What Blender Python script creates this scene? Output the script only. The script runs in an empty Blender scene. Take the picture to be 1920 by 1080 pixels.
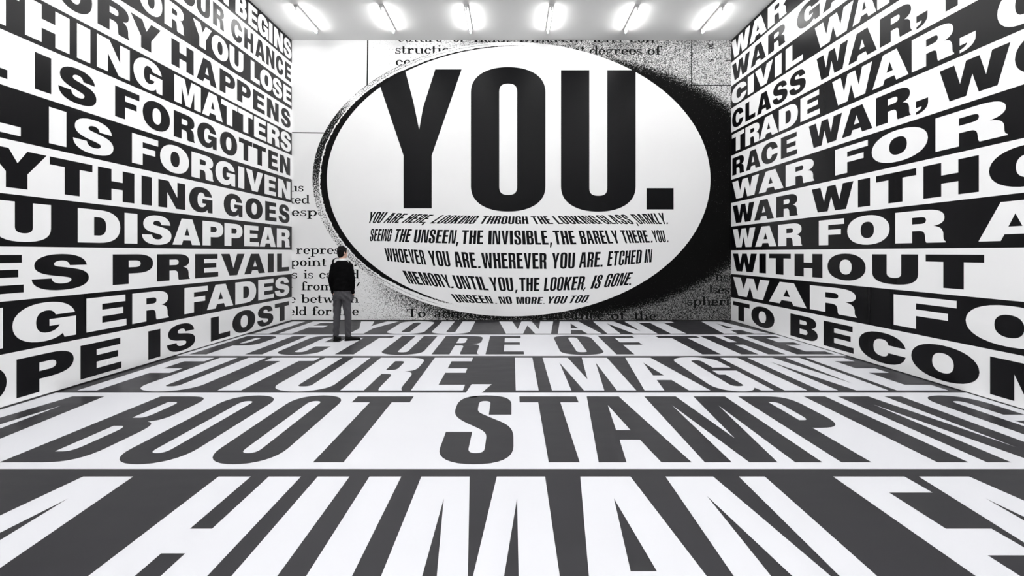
import bpy, bmesh, math, random
from mathutils import Vector, Matrix
from mathutils.geometry import tessellate_polygon

# ------------------------------------------------------------------ camera, world, exposure
scene = bpy.context.scene
CX, CY, F = 960.0, 473.5, 1000.0          # vanishing point and focal length of the 1920x1080 frame
EYE = 1.70                                # camera height
D = 13.30                                 # distance of the back wall
H = 6.993                                 # room height
YF = -4.0                                 # wall behind the camera
S = F / D                                 # pixels per metre on the back wall

cam_data = bpy.data.cameras.new('camera')
cam = bpy.data.objects.new('camera', cam_data)
scene.collection.objects.link(cam)
cam.location = (0, 0, EYE)
cam.rotation_euler = (math.radians(90), 0, 0)
cam_data.sensor_width = 36.0
cam_data.lens = F * 36.0 / 1920.0
cam_data.shift_x = 0.0
cam_data.shift_y = -(540.0 - CY) / 1920.0
cam_data.clip_start = 0.05
scene.camera = cam

world = bpy.data.worlds.new('world')
scene.world = world
world.use_nodes = True
world.node_tree.nodes['Background'].inputs[0].default_value = (0.8, 0.8, 0.82, 1)
world.node_tree.nodes['Background'].inputs[1].default_value = 0.05

vs = scene.view_settings
vs.view_transform = 'Standard'
vs.look = 'None'
vs.gamma = 1.0
vs.use_curve_mapping = False
vs.exposure = 0.24
scene.cycles.max_bounces = 10
scene.cycles.diffuse_bounces = 6
TUBE = 82.0                               # emission of the lamp tubes

# ------------------------------------------------------------------ node helpers
class Ex:
    """tiny expression builder on shader Math nodes"""
    nt = None
    def __init__(self, sock): self.s = sock
    @staticmethod
    def m(op, a, b=None, c=None, clamp=False):
        n = Ex.nt.nodes.new('ShaderNodeMath'); n.operation = op; n.use_clamp = clamp
        for i, v in enumerate((a, b, c)):
            if v is None: continue
            if isinstance(v, Ex): Ex.nt.links.new(v.s, n.inputs[i])
            else: n.inputs[i].default_value = v
        return Ex(n.outputs[0])
    def __add__(s, o): return Ex.m('ADD', s, o)
    __radd__ = __add__
    def __sub__(s, o): return Ex.m('SUBTRACT', s, o)
    def __rsub__(s, o): return Ex.m('SUBTRACT', o, s)
    def __mul__(s, o): return Ex.m('MULTIPLY', s, o)
    __rmul__ = __mul__
    def __truediv__(s, o): return Ex.m('DIVIDE', s, o)
    def sqrt(s): return Ex.m('SQRT', s)
    def max(s, o): return Ex.m('MAXIMUM', s, o)
    def min(s, o): return Ex.m('MINIMUM', s, o)
    def clamp(s): return Ex.m('ADD', s, 0.0, clamp=True)
    def ss(s, a, b):
        n = Ex.nt.nodes.new('ShaderNodeMapRange'); n.interpolation_type = 'SMOOTHSTEP'
        Ex.nt.links.new(s.s, n.inputs[0])
        for i, v in ((1, a), (2, b)):
            if isinstance(v, Ex): Ex.nt.links.new(v.s, n.inputs[i])
            else: n.inputs[i].default_value = v
        return Ex(n.outputs[0])
    def bump(s, c, w): return (1.0 - Ex.m('ABSOLUTE', s - c) / w).clamp()

def new_mat(name):
    m = bpy.data.materials.new(name); m.use_nodes = True
    return m, m.node_tree, m.node_tree.nodes['Principled BSDF']

def noise(nt, scale, detail=2.0, stretch=None, rough=0.5):
    tc = nt.nodes.new('ShaderNodeTexCoord')
    src = tc.outputs['Object']
    if stretch:
        mp = nt.nodes.new('ShaderNodeMapping'); mp.inputs['Scale'].default_value = stretch
        nt.links.new(src, mp.inputs[0]); src = mp.outputs[0]
    n = nt.nodes.new('ShaderNodeTexNoise')
    n.inputs['Scale'].default_value = scale; n.inputs['Detail'].default_value = detail
    n.inputs['Roughness'].default_value = rough
    nt.links.new(src, n.inputs['Vector'])
    return n

def surf(name, col, rough, var=0.0, scale=3.0, stretch=None, rvar=0.0, spec=0.5, metallic=0.0, detail=4.0):
    m, nt, b = new_mat(name)
    b.inputs['Base Color'].default_value = (*col, 1)
    b.inputs['Roughness'].default_value = rough
    b.inputs['Specular IOR Level'].default_value = spec
    b.inputs['Metallic'].default_value = metallic
    n = noise(nt, scale, detail, stretch)
    if var:
        r = nt.nodes.new('ShaderNodeMapRange')
        r.inputs[1].default_value = 0.3; r.inputs[2].default_value = 0.7
        r.inputs[3].default_value = 1 - var; r.inputs[4].default_value = 1 + var
        nt.links.new(n.outputs[0], r.inputs[0])
        mx = nt.nodes.new('ShaderNodeVectorMath'); mx.operation = 'SCALE'
        mx.inputs[0].default_value = col
        nt.links.new(r.outputs[0], mx.inputs['Scale'])
        nt.links.new(mx.outputs[0], b.inputs['Base Color'])
    if rvar:
        r = nt.nodes.new('ShaderNodeMapRange')
        r.inputs[1].default_value = 0.3; r.inputs[2].default_value = 0.7
        r.inputs[3].default_value = rough - rvar; r.inputs[4].default_value = rough + rvar
        nt.links.new(n.outputs[0], r.inputs[0])
        nt.links.new(r.outputs[0], b.inputs['Roughness'])
    return m

WHITE = surf('white_vinyl', (0.85, 0.85, 0.855), 0.42, 0.012, 0.8, rvar=0.03)
BLACK = surf('black_vinyl', (0.0022, 0.0021, 0.0028), 0.29, 0.25, 3.0, (1, 1, 0.06), rvar=0.02, spec=0.14)
FWHITE = surf('white_floor_vinyl', (0.68, 0.685, 0.72), 0.42, 0.012, 1.5, rvar=0.04)
FBLACK = surf('black_floor_vinyl', (0.017, 0.0165, 0.0198), 0.40, 0.16, 2.2, (1, 2.5, 1), rvar=0.03, detail=8, spec=0.17)
MURALW = surf('white_print', (0.84, 0.84, 0.84), 0.5, 0.01, 1.0)
MURALK = surf('black_print', (0.0018, 0.0018, 0.0025), 0.30, 0.2, 3.0, (1, 1, 0.05), spec=0.12)
INK = surf('ink', (0.003, 0.003, 0.003), 0.6, 0.3, 9.0, spec=0.1)
CEIL = surf('ceiling_paint', (0.65, 0.65, 0.645), 0.75, 0.02, 0.7)
PLAIN = surf('plain_paint', (0.75, 0.75, 0.75), 0.6, 0.02, 0.7)
GAP = surf('shadow_gap_black', (0.006, 0.006, 0.006), 0.4, 0.2, 5.0)

# ------------------------------------------------------------------ object helpers
def link(name, verts, faces, mat, parent=None, smooth=False):
    me = bpy.data.meshes.new(name)
    me.from_pydata([tuple(v) for v in verts], [], faces)
    me.update()
    if mat: me.materials.append(mat)
    if smooth: me.polygons.foreach_set('use_smooth', [True] * len(me.polygons))
    o = bpy.data.objects.new(name, me)
    scene.collection.objects.link(o)
    if parent: o.parent = parent
    return o

def structure(o): o['kind'] = 'structure'; return o

def box(name, x0, x1, y0, y1, z0, z1, mat, parent=None):
    v = [(x, y, z) for x in (x0, x1) for y in (y0, y1) for z in (z0, z1)]
    f = [(0, 1, 3, 2), (4, 6, 7, 5), (0, 4, 5, 1), (2, 3, 7, 6), (0, 2, 6, 4), (1, 5, 7, 3)]
    return link(name, v, f, mat, parent)

def prism(name, poly, fn0, fn1, mat, parent=None):
    """poly 2D convex -> solid between two placement functions"""
    n = len(poly)
    v = [fn0(*p) for p in poly] + [fn1(*p) for p in poly]
    f = [tuple(range(n)), tuple(range(n, 2 * n))] + [(i, (i + 1) % n, n + (i + 1) % n, n + i) for i in range(n)]
    return link(name, v, f, mat, parent)

def parse(path, seg=8):
    """SVG-like path in 0..100 units -> list of closed contours in 0..1"""
    t = path.replace('M', ' M ').replace('L', ' L ').replace('C', ' C ').replace('Z', ' Z ').split()
    out, cur, i, cmd = [], [], 0, None
    def xy(k): return (float(t[k]) / 100.0, float(t[k + 1]) / 100.0)
    while i < len(t):
        if t[i] in 'MLCZ':
            cmd = t[i]; i += 1
            if cmd == 'Z' and cur:
                if len(cur) > 1 and math.dist(cur[0], cur[-1]) < 1e-6: cur.pop()
                out.append(cur); cur = []
            continue
        if cmd in 'ML':
            cur.append(xy(i)); i += 2
            if cmd == 'M': cmd = 'L'
        elif cmd == 'C':
            p0, p1, p2, p3 = cur[-1], xy(i), xy(i + 2), xy(i + 4); i += 6
            for k in range(1, seg + 1):
                a = k / seg; b = 1 - a
                cur.append(tuple(b**3 * p0[j] + 3*b*b*a * p1[j] + 3*b*a*a * p2[j] + a**3 * p3[j] for j in (0, 1)))
    if cur: out.append(cur)
    return out

def glyph_faces(groups):
    """groups: list of [outer, hole, ...] -> verts, tris, contours"""
    pts, tris, loops = [], [], []
    for g in groups:
        base = len(pts)
        tr = tessellate_polygon([[Vector((x, y, 0)) for x, y in c] for c in g])
        for c in g:
            b = len(pts); pts += c
            loops.append(list(range(b, b + len(c))))
        tris += [tuple(base + i for i in f) for f in tr]
    return pts, tris, loops

def flat_solid(name, groups, back, front, mat, parent):
    """cut-out with real thickness: back/front map 2D -> 3D"""
    pts, tris, loops = glyph_faces(groups)
    n = len(pts)
    v = [front(*p) for p in pts] + [back(*p) for p in pts]
    f = list(tris)
    for L in loops:
        for a, b in zip(L, L[1:] + L[:1]): f.append((a, b, n + b, n + a))
    return link(name, v, f, mat, parent)

# ------------------------------------------------------------------ wide grotesque capitals (side walls)
X = {
'I': 'M0 0L0 100L100 100L100 0Z',
'T': 'M0 100L100 100L100 78L68 78L68 0L33 0L33 78L0 78Z',
'E': 'M0 0L0 100L97 100L97 79L37 79L37 61L91 61L91 41L37 41L37 21L100 21L100 0Z',
'F': 'M0 0L0 100L100 100L100 79L39 79L39 60L88 60L88 40L39 40L39 0Z',
'L': 'M0 0L0 100L40 100L40 23L100 23L100 0Z',
'H': 'M0 0L0 100L35 100L35 62L66 62L66 100L100 100L100 0L66 0L66 38L35 38L35 0Z',
'N': 'M0 0L0 100L36 100L69 42L69 100L100 100L100 0L65 0L31 58L31 0Z',
'M': 'M0 0L0 100L37 100L50 40L63 100L100 100L100 0L74 0L74 68L59 0L41 0L26 68L26 0Z',
'A': 'M0 0L31 100L69 100L100 0L68 0L63 17L36 17L31 0ZM41 36L59 36L50 69Z',
'V': 'M0 100L34 100L50 34L67 100L100 100L67 0L34 0Z',
'W': 'M0 100L23 100L32 40L41 100L60 100L69 40L77 100L100 100L84 0L59 0L50 57L41 0L16 0Z',
'Y': 'M0 100L37 100L51 65L67 100L100 100L67 40L67 0L33 0L33 40Z',
'K': 'M0 0L0 100L35 100L35 62L62 100L98 100L66 58L100 0L62 0L43 34L35 24L35 0Z',
'U': 'M0 100L0 36C0 9 18 -2 50 -2C82 -2 100 9 100 36L100 100L66 100L66 36C66 25 60 20 50 20C40 20 34 25 34 36L34 100Z',
'O': 'M0 50C0 82 20 102 50 102C80 102 100 82 100 50C100 18 80 -2 50 -2C20 -2 0 18 0 50ZM34 50C34 31 40 21 50 21C60 21 66 31 66 50C66 69 60 79 50 79C40 79 34 69 34 50Z',
'C': 'M100 63C97 88 79 102 52 102C20 102 0 82 0 50C0 18 20 -2 52 -2C80 -2 97 12 100 37L66 37C65 26 60 21 52 21C40 21 34 31 34 50C34 69 40 79 52 79C60 79 65 74 66 63Z',
'G': 'M98 66C93 89 77 102 50 102C20 102 0 82 0 50C0 17 19 -2 46 -2C60 -2 70 3 77 12L80 0L100 0L100 55L55 55L55 37L72 37C69 27 62 20 52 20C40 20 34 31 34 50C34 69 40 80 51 80C58 80 63 76 65 66Z',
'S': 'M96 69C94 91 76 102 50 102C22 102 4 90 4 70C4 51 20 44 42 39C58 35 67 34 67 27C67 21 61 17 51 17C40 17 33 22 32 33L0 33C1 10 20 -2 50 -2C82 -2 100 9 100 30C100 50 84 57 62 62C46 66 36 66 36 73C36 79 42 83 50 83C58 83 63 78 64 69Z',
'P': 'M0 0L0 100L58 100C86 100 100 89 100 68C100 46 86 35 58 35L37 35L37 0ZM37 79L53 79C63 79 67 75 67 68C67 60 63 56 53 56L37 56Z',
'R': 'M0 0L0 100L60 100C86 100 98 91 98 73C98 60 91 53 78 50C91 46 95 39 96 25C96 12 96 6 100 3L100 0L65 0C62 5 63 12 62 22C61 33 58 37 49 37L36 37L36 0ZM36 79L53 79C61 79 64 76 64 69C64 61 61 58 53 58L36 58Z',
'B': 'M0 0L0 100L60 100C84 100 95 91 95 75C95 63 89 56 78 53C92 50 100 42 100 28C100 10 87 0 62 0ZM36 80L52 80C59 80 62 77 62 71C62 65 59 62 52 62L36 62ZM36 42L54 42C61 42 65 38 65 31C65 24 61 20 54 20L36 20Z',
'D': 'M0 0L0 100L48 100C82 100 100 83 100 50C100 17 82 0 48 0ZM36 78L46 78C59 78 65 70 65 50C65 30 59 22 46 22L36 22Z',
',': 'M0 36L100 36L100 22C100 5 60 -5 0 -6L0 2C30 4 45 8 48 15L0 15Z',
}
# ------------------------------------------------------------------ narrow grotesque capitals (floor, oval)
N = {
'I': 'M0 0L0 100L100 100L100 0Z',
'T': 'M0 100L100 100L100 87.5L69 87.5L69 0L31.5 0L31.5 87.5L0 87.5Z',
'E': 'M0 0L0 100L96 100L96 86.5L47 86.5L47 61.5L92 61.5L92 47.5L47 47.5L47 13.5L100 13.5L100 0Z',
'F': 'M0 0L0 100L100 100L100 86.5L43 86.5L43 61.5L95 61.5L95 47L43 47L43 0Z',
'L': 'M0 0L0 100L45 100L45 13L100 13L100 0Z',
'H': 'M0 0L0 100L39 100L39 61.5L61 61.5L61 100L100 100L100 0L61 0L61 48L39 48L39 0Z',
'N': 'M0 0L0 100L48 100L74 17L74 100L100 100L100 0L53 0L26 84L26 0Z',
'M': 'M0 0L0 100L39 100L50 28L61 100L100 100L100 0L77 0L77 82L62 0L38 0L23 82L23 0Z',
'A': 'M0 0L24 100L74 100L100 0L67.5 0L61 26.5L36.5 26.5L30 0ZM39 39.4L57.5 39.4L48.5 82Z',
'V': 'M0 100L36 100L50 24L64 100L100 100L68 0L32 0Z',
'W': 'M0 100L24 100L33 33L41 100L60 100L68 33L76 100L100 100L85 0L60 0L50.5 64L41 0L14 0Z',
'Y': 'M0 100L34.5 100L44.6 76L51 56.6L55.5 72.5L69.5 100L100 100L65.5 38L65.5 0L33 0L33 38Z',
'K': 'M0 0L0 100L37 100L37 60L62 100L100 100L66 52L100 0L60 0L42 36L37 28L37 0Z',
'U': 'M0 100L0 16C0 4 22 -2 50 -2C78 -2 100 4 100 16L100 100L62 100L62 15C62 11 58 9.5 50 9.5C42 9.5 38 11 38 15L38 100Z',
'O': 'M0 84C0 96 22 102 50 102C78 102 100 96 100 84L100 16C100 4 78 -2 50 -2C22 -2 0 4 0 16ZM38 84C38 88.5 42 90 50 90C58 90 62 88.5 62 84L62 16C62 11.5 58 10 50 10C42 10 38 11.5 38 16Z',
'C': 'M100 62L100 84C100 96 78 102 50 102C22 102 0 96 0 84L0 16C0 4 22 -2 50 -2C78 -2 100 4 100 16L100 38L62 38L62 16C62 11.5 58 10 50 10C42 10 38 11.5 38 16L38 84C38 88.5 42 90 50 90C58 90 62 88.5 62 84L62 62Z',
'G': 'M100 64L100 84C100 96 78 102 50 102C22 102 0 96 0 84L0 16C0 4 18 -2 42 -2C58 -2 68 1 74 7L78 0L100 0L100 54L50 54L50 42L63 42L63 16C63 11.5 58 10 50 10C42 10 38 11.5 38 16L38 84C38 88.5 42 90 50 90C58 90 62 88.5 62 84L62 64Z',
'S': 'M97 64L97 84C97 96 80 102 50 102C20 102 2 96 2 82L2 74C2 63 12 57 28 50L50 41C58 37 61 34 61 28L61 16C61 11.5 57 10 50 10C43 10 39 11.5 39 16L39 37L0 37L0 16C0 4 20 -2 50 -2C82 -2 100 4 100 18L100 30C100 43 90 49 74 55L52 64C43 68 40 70 40 76L40 84C40 88.5 43 90 50 90C57 90 60 88.5 60 84L60 64Z',
'P': 'M0 0L0 100L57 100C86 100 100 95 100 82L100 62C100 48 86 43 57 43L42 43L42 0ZM42 88L50 88C57 88 60 86 60 80L60 63C60 57 57 55 50 55L42 55Z',
'R': 'M0 0L0 100L55 100C84 100 97 96 97 84L97 69C97 58 92 53 76 51.5C90 50 95 46 95 36L95 12C95 6 96 3 100 0L62 0C59 3 59 7 59 12L59 34C59 41 56 44 50 44L38 44L38 0ZM38 87L48 87C56 87 59 85 59 79L59 65C59 58 56 56 48 56L38 56Z',
'B': 'M0 0L0 100L55 100C85 100 98 96 98 84L98 66C98 58 92 54 78 52.5C93 51 100 46 100 36L100 17C100 4 85 0 55 0ZM39 88L50 88C58 88 61 86 61 80L61 67C61 61 58 59 50 59L39 59ZM39 46L50 46C58 46 62 43 62 37L62 20C62 14 58 12 50 12L39 12Z',
'D': 'M0 0L0 100L52 100C86 100 100 95 100 83L100 17C100 5 86 0 52 0ZM40 88L50 88C58 88 61 86 61 81L61 19C61 14 58 12 50 12L40 12Z',
'.': 'M0 0L0 15L100 15L100 0Z',
',': 'M18 15L100 15L50 -16L0 -16Z',
}
NW = {'I': 46, 'M': 138, 'W': 150, 'T': 98, 'E': 88, 'F': 88, 'L': 84, '.': 42, ',': 46, 'A': 112, 'Y': 108, 'V': 106, 'K': 112, 'N': 108}

def glyph(font, ch, seg=8): return [parse(font[ch], seg)]

# ------------------------------------------------------------------ room planes
SL, SR = 0.006, -0.0067                   # the side walls run very slightly out of parallel
XLB, XRB = -413.0 / S, 411.0 / S          # back corners
def XL(y): return XLB + SL * (y - D)
def XR(y): return XRB + SR * (y - D)
def YL(px):                               # depth of the left / right wall under an image column
    return (XLB - SL * D) / ((px - CX) / F - SL)
def YR(px): return (XRB - SR * D) / ((px - CX) / F - SR)

# shells
floor = structure(prism('floor', [(XL(YF) - .3, YF - .3), (XR(YF) + .3, YF - .3), (XR(D) + .3, D + .3), (XL(D) - .3, D + .3)],
    lambda a, b: (a, b, -0.2), lambda a, b: (a, b, 0.0), FWHITE))
ceiling = structure(prism('ceiling', [(XL(YF) - .3, YF - .3), (XR(YF) + .3, YF - .3), (XR(D) + .3, D + .3), (XL(D) - .3, D + .3)],
    lambda a, b: (a, b, H), lambda a, b: (a, b, H + .2), CEIL))
rect = lambda a0, a1, b0, b1: [(a0, b0), (a1, b0), (a1, b1), (a0, b1)]
wall_left = structure(prism('wall_left', rect(YF, D, 0, H), lambda y, z: (XL(y), y, z), lambda y, z: (XL(y) - .2, y, z), WHITE))
wall_right = structure(prism('wall_right', rect(YF, D, 0, H), lambda y, z: (XR(y), y, z), lambda y, z: (XR(y) + .2, y, z), WHITE))
wall_back = structure(box('wall_back', XL(D) - .2, XR(D) + .2, D, D + .2, 0, H, PLAIN))
wall_front = structure(box('wall_front', XL(YF) - .2, XR(YF) + .2, YF - .2, YF, 0, H, PLAIN))

# shade of the gap at the wall foot, painted as thin black strips
structure(prism('shadow_strip_left', rect(YF, D, 0.0, 0.022), lambda y, z: (XL(y) + .004, y, z), lambda y, z: (XL(y), y, z), GAP))
structure(prism('shadow_strip_right', rect(YF, D, 0.0, 0.014), lambda y, z: (XR(y) - .004, y, z), lambda y, z: (XR(y), y, z), GAP))
structure(box('baseboard_back', XL(D), XR(D), D - .006, D, 0.0, 0.02, GAP))

# ------------------------------------------------------------------ side-wall lettering
BL = [0, .592, 1.166, 1.766, 2.346, 2.943, 3.523, 4.124, 4.667, 5.262, 5.831, 6.425, H]
BR = [0, .585, 1.168, 1.755, 2.346, 2.934, 3.513, 4.110, 4.686, 5.286, 5.840, 6.430, H]
TZ = [(.07, .503), (.66, 1.10), (1.249, 1.674), (1.83, 2.268), (2.418, 2.851), (3.008, 3.442),
      (3.601, 4.029), (4.178, 4.619), (4.758, 5.183), (5.344, 5.762), (5.923, 6.34), (6.485, 6.928)]
# row (from the floor up): letters with the image columns of their left and right edges
LEFT = [
 'H -300 -150,O -127 12.2,P 30.7 137.8,E 150.7 227.3,I 277.8 300.4,S 312.7 365.6,L 395.1 431.1,O 435.6 478.4,S 482.2 512.2,T 515.1 541.6',
 'A -330 -155,N -137 4.9,G 22.9 142.2,E 161.8 236.7,R 247.8 316.2,F 345.6 389.3,A 387.8 437.1,D 441.1 480,E 484 513.3,S 515.1 542.2',
 'E -81 43.8,S 58.9 166.2,P 211.1 286.7,R 294 355.6,E 365.6 408.9,V 414.4 458.4,A 457.8 496.7,I 501.8 512.9,L 519.3 541.8',
 'Y -330 -185,O -170 -30,U -12 95.1,D 145.6 224.9,I 233.3 257.3,S 266 321.1,A 323.3 375.6,P 379.6 418.4,P 420.7 454.4,E 457.8 484.9,A 486.7 516.7,R 518.9 543.3',
 'E -330 -190,R -175 -45,Y -32 87.1,T 92.9 172.9,H 183.3 251.6,I 265.1 284.4,N 296.7 347.1,G 354.4 398.2,G 419.3 454.4,O 460 492.2,E 497.1 518.2,S 522.2 542.7',
 'A -300 -165,L -150 -52,L -40 38.4,I 91.6 124,S 136.7 212.2,F 247.3 296.2,O 300 354,R 358.9 400,G 403.8 440.7,I 446.7 457.8,V 461.1 492.9,E 496 517.3,N 521.1 544.4',
 'A -350 -205,L -190 -88,L -75 13.3,I 65.1 95.6,S 108.9 180.4,F 215.6 261.1,O 267.3 318.4,R 325.6 364.9,G 369.6 406,O 412.2 444.4,T 447.8 472.9,T 474.4 498.4,E 502.9 521.1,N 524.4 543.8',
 'T -48 35.6,H 46.7 130,I 144 168.9,N 181.6 242.9,G 250 304,M 326.7 376.2,A 378.9 417.3,T 414.4 444.9,T 446.7 473.3,E 476.2 498.9,R 501.1 524,S 525.6 545.6',
 'O 105 172.5,R 182.7 242.2,Y 244.6 300.9,H 321.1 362.8,A 368.7 406,P 411.6 440.7,P 444.4 470,E 474.4 496.2,N 500.4 522.2,S 526.7 544.4',
 'O 260.7 303.9,R 308.2 344.8,Y 361.6 396.7,O 396.7 427.5,U 430.4 456,L 470 486.7,O 487.8 510.7,S 511.1 528.9,E 531.1 546.2',
 'Y 305 338,O 337 366,U 368.2 393.4,R 399 420.2,C 432.7 454,H 457.8 475.1,A 478.4 496.7,N 498.9 514.4,C 517.1 531.1,E 534.4 545.6',
 'N 404 428.2,B 441.6 462.2,E 465.6 482.7,G 483.3 502.7,I 504.4 510.7,N 513.8 530.4,S 531.8 546.2']
RIGHT = [
 'T 1374.9 1405.6,O 1408.9 1452.2,B 1482.2 1533.3,E 1544.4 1600.7,C 1610.4 1698.4,O 1708.9 1836.7,M 1856.7 2060,E 2085 2260',
 'W 1374.9 1442.9,A 1442.2 1512.7,R 1518.9 1606.7,F 1676 1793.8,O 1811.1 1990,R 2010 2240',
 'W 1374.4 1419.3,I 1423.8 1436.2,T 1442.2 1482.9,H 1490 1542.2,O 1551.8 1623.3,U 1635.6 1721.6,T 1736 1845.6',
 'W 1374.4 1416.2,A 1416.2 1456.2,R 1459.3 1504,F 1535.6 1582.9,O 1588.9 1668.2,R 1678.9 1773.3,A 1835.1 1985',
 'W 1374 1414.4,A 1414.4 1451.1,R 1455.6 1496,W 1522.2 1600.4,I 1608.9 1631.6,T 1642.7 1718.2,H 1731.6 1835.6,O 1854.9 2020,U 2045 2240',
 'W 1373.3 1423.3,A 1422.7 1469.3,R 1473.3 1527.1,F 1566.2 1627.3,O 1634.9 1740,R 1754.4 1889.6',
 'R 1373.3 1395.6,A 1398.9 1426,C 1427.8 1458.4,E 1464.4 1494.9,W 1516.7 1578.9,A 1578.9 1636,R 1642.7 1707.8,. 1717.8 1740.4,W 1762.2 1894.9,O 1903.3 2030',
 'T 1372.7 1395.6,R 1397.8 1424.4,A 1424.4 1459.3,D 1460.7 1496.2,E 1501.1 1537.1,W 1560.7 1635.5,A 1636.3 1703.6,R 1709.9 1789.2,. 1799.9 1829.7,C 1870.4 1975',
 'C 1372.9 1393.8,L 1397.8 1416.2,A 1419.6 1446,S 1448.9 1476.7,S 1480 1511.1,W 1531.4 1590.2,A 1590.9 1644.3,R 1650 1709.9,. 1718.6 1739.5,F 1773.1 1835',
 'C 1371.9 1400,I 1402.2 1413.3,V 1416 1449.3,I 1453.3 1465.6,L 1473.3 1505.6,W 1528.2 1600.4,A 1599 1643,R 1645 1712',
 'W 1372.9 1406.2,A 1407.8 1436.2,R 1440.4 1472.7,G 1494.4 1537.2,A 1543 1592',
 'W 1371.9 1406.7,A 1405.6 1437.3,R 1440 1474.9']
READ_L = ['HOPE IS LOST', 'ANGER FADES', 'ES PREVAIL', 'YOU DISAPPEAR', 'ERYTHING GOES', 'ALL IS FORGIVEN', 'ALL IS FORGOTTEN',
          'THING MATTERS', 'ORY HAPPENS', 'OR YOU LOSE', 'YOUR CHANCE', 'BEGINS']
READ_R = ['TO BECOME', 'WAR FOR', 'WITHOUT', 'WAR FOR A', 'WAR WITHOU', 'WAR FOR', 'RACE WAR, WO', 'TRADE WAR, C', 'CLASS WAR,',
          'CIVIL WAR', 'WAR GA', 'WAR']

def side_wall(wall, bounds, rows, read, side):
    Xf = XL if side < 0 else XR
    Yf = YL if side < 0 else YR
    inw = -side                            # towards the room
    for r in range(12):
        dark = r % 2 == 1
        band = prism('text_band', rect(YF, D, bounds[r], bounds[r + 1]),
                     lambda y, z: (Xf(y) + inw * .0015, y, z), lambda y, z: (Xf(y), y, z),
                     BLACK if dark else WHITE, wall)
        band['label'] = '%s band lettered %s in %s capitals' % (('black', read[r], 'white') if dark else ('white', read[r], 'black'))
        z0, z1 = TZ[r]
        for item in rows[r].split(','):
            ch, a, b = item.split()
            ch = ',' if ch == '.' else ch
            ya, yb = Yf(float(a)), Yf(float(b))
            def pl(off): return lambda u, v: (Xf(ya + (yb - ya) * u) + inw * off, ya + (yb - ya) * u, z0 + (z1 - z0) * v)
            flat_solid('comma' if ch == ',' else 'letter', glyph(X, ch), pl(.0015), pl(.003), WHITE if dark else BLACK, band)

side_wall(wall_left, BL, LEFT, READ_L, -1)
side_wall(wall_right, BR, RIGHT, READ_R, 1)

# ------------------------------------------------------------------ floor lettering
def yd(py): return F * EYE / (py - CY)    # depth of a floor line seen at image row py
FLOOR = [  # dark?, far edge row, near edge row, letter top row, letter bottom row, reference row of the columns, letters
 (1, 601.3, 627.5, 602.8, 625.7, 625.7, 'I 476 504,F 522 580,Y 627 710,O 720 792,U 806 879,W 932 1051,A 1045.8 1128,N 1139 1233,T 1234 1311,A 1357.5 1442'),
 (0, 627.5, 667.5, 630, 664.6, 664.6, 'P 355 431,I 459.5 491.3,C 509.7 591.4,T 598.6 692,U 708.7 789.7,R 809 897.5,E 910.2 982.4,O 1053 1137,F 1156 1234,T 1287.7 1380.8,H 1390 1472.5,E 1494 1564.5'),
 (1, 667.5, 736.6, 671, 732.2, 732.2, 'F 145.2 229,U 243 356,T 371 488,U 500.7 612.5,R 638 754,E 770.5 868,. 872 920,I 967 1010,M 1035 1193,A 1208.6 1332,G 1346 1451,I 1471.3 1513.3,N 1538 1666,E 1682 1778'),
 (0, 736.6, 879.5, 743.4, 867.2, 867.2, 'A -284 -109,B -1 143,O 196 330,O 374 510,T 538.5 691.5,S 815 963,T 980 1135,A 1122.4 1297,M 1321.6 1542,P 1578 1712,I 1758 1816,N 1851 2024,G 2068 2204'),
 (1, 879.5, None, 894, None, 894, 'O -378 -234,N -189 -4,A 111 298,H 409.7 564,U 595.7 752.2,M 790 1022,A 1043 1231,N 1248 1434,F 1562.5 1696,A 1678 1866,C 1908 2056,E 2096 2250'),
]
READ_F = ['IF YOU WANT A', 'PICTURE OF THE', 'FUTURE, IMAGINE', 'A BOOT STAMPING', 'ON A HUMAN FACE']
for k, (dark, ye, yn, lt, lb, ref, items) in enumerate(FLOOR):
    Y1 = D if k == 0 else yd(ye); Y0 = yd(yn) if yn else 1.91
    T1 = yd(lt); T0 = yd(lb) if lb else 2.06
    q = [(XL(Y0), Y0), (XR(Y0), Y0), (XR(Y1), Y1), (XL(Y1), Y1)]
    band = prism('floor_band', q, lambda a, b: (a, b, 0.0), lambda a, b: (a, b, 0.001), FBLACK if dark else FWHITE, floor)
    band['label'] = '%s floor band lettered %s in %s capitals' % (('black', READ_F[k], 'white') if dark else ('white', READ_F[k], 'black'))
    Yr = yd(ref)
    for item in items.split(','):
        ch, a, b = item.split(); ch = ',' if ch == '.' else ch
        xa, xb = (float(a) - CX) * Yr / F, (float(b) - CX) * Yr / F
        def pl(off): return lambda u, v: (xa + (xb - xa) * u, T0 + (T1 - T0) * v, off)
        flat_solid('comma' if ch == ',' else 'letter', glyph(N, ch), pl(.001), pl(.002), FWHITE if dark else FBLACK, band)
# the next band under the camera, left white
prism('floor_band', [(XL(YF), YF), (XR(YF), YF), (XR(1.91), 1.91), (XL(1.91), 1.91)],
      lambda a, b: (a, b, 0.0), lambda a, b: (a, b, 0.001), FWHITE, floor)

# ------------------------------------------------------------------ back wall print
def wx(px): return (px - CX) / S
def wz(py): return EYE - (py - CY) / S
def W(off): return lambda x, y: (wx(x), D - off, wz(y))

def coords(nt):
    Ex.nt = nt
    tc = nt.nodes.new('ShaderNodeTexCoord'); sp = nt.nodes.new('ShaderNodeSeparateXYZ')
    nt.links.new(tc.outputs['Object'], sp.inputs[0])
    return Ex(sp.outputs[0]) * S + CX, CY - (Ex(sp.outputs[2]) - EYE) * S

def grain(nt, scale, detail=3.0, gain=2.6, rough=0.65):
    n = noise(nt, scale, detail, rough=rough)
    return ((Ex(n.outputs[0]) - 0.5) * gain + 0.5)

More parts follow.
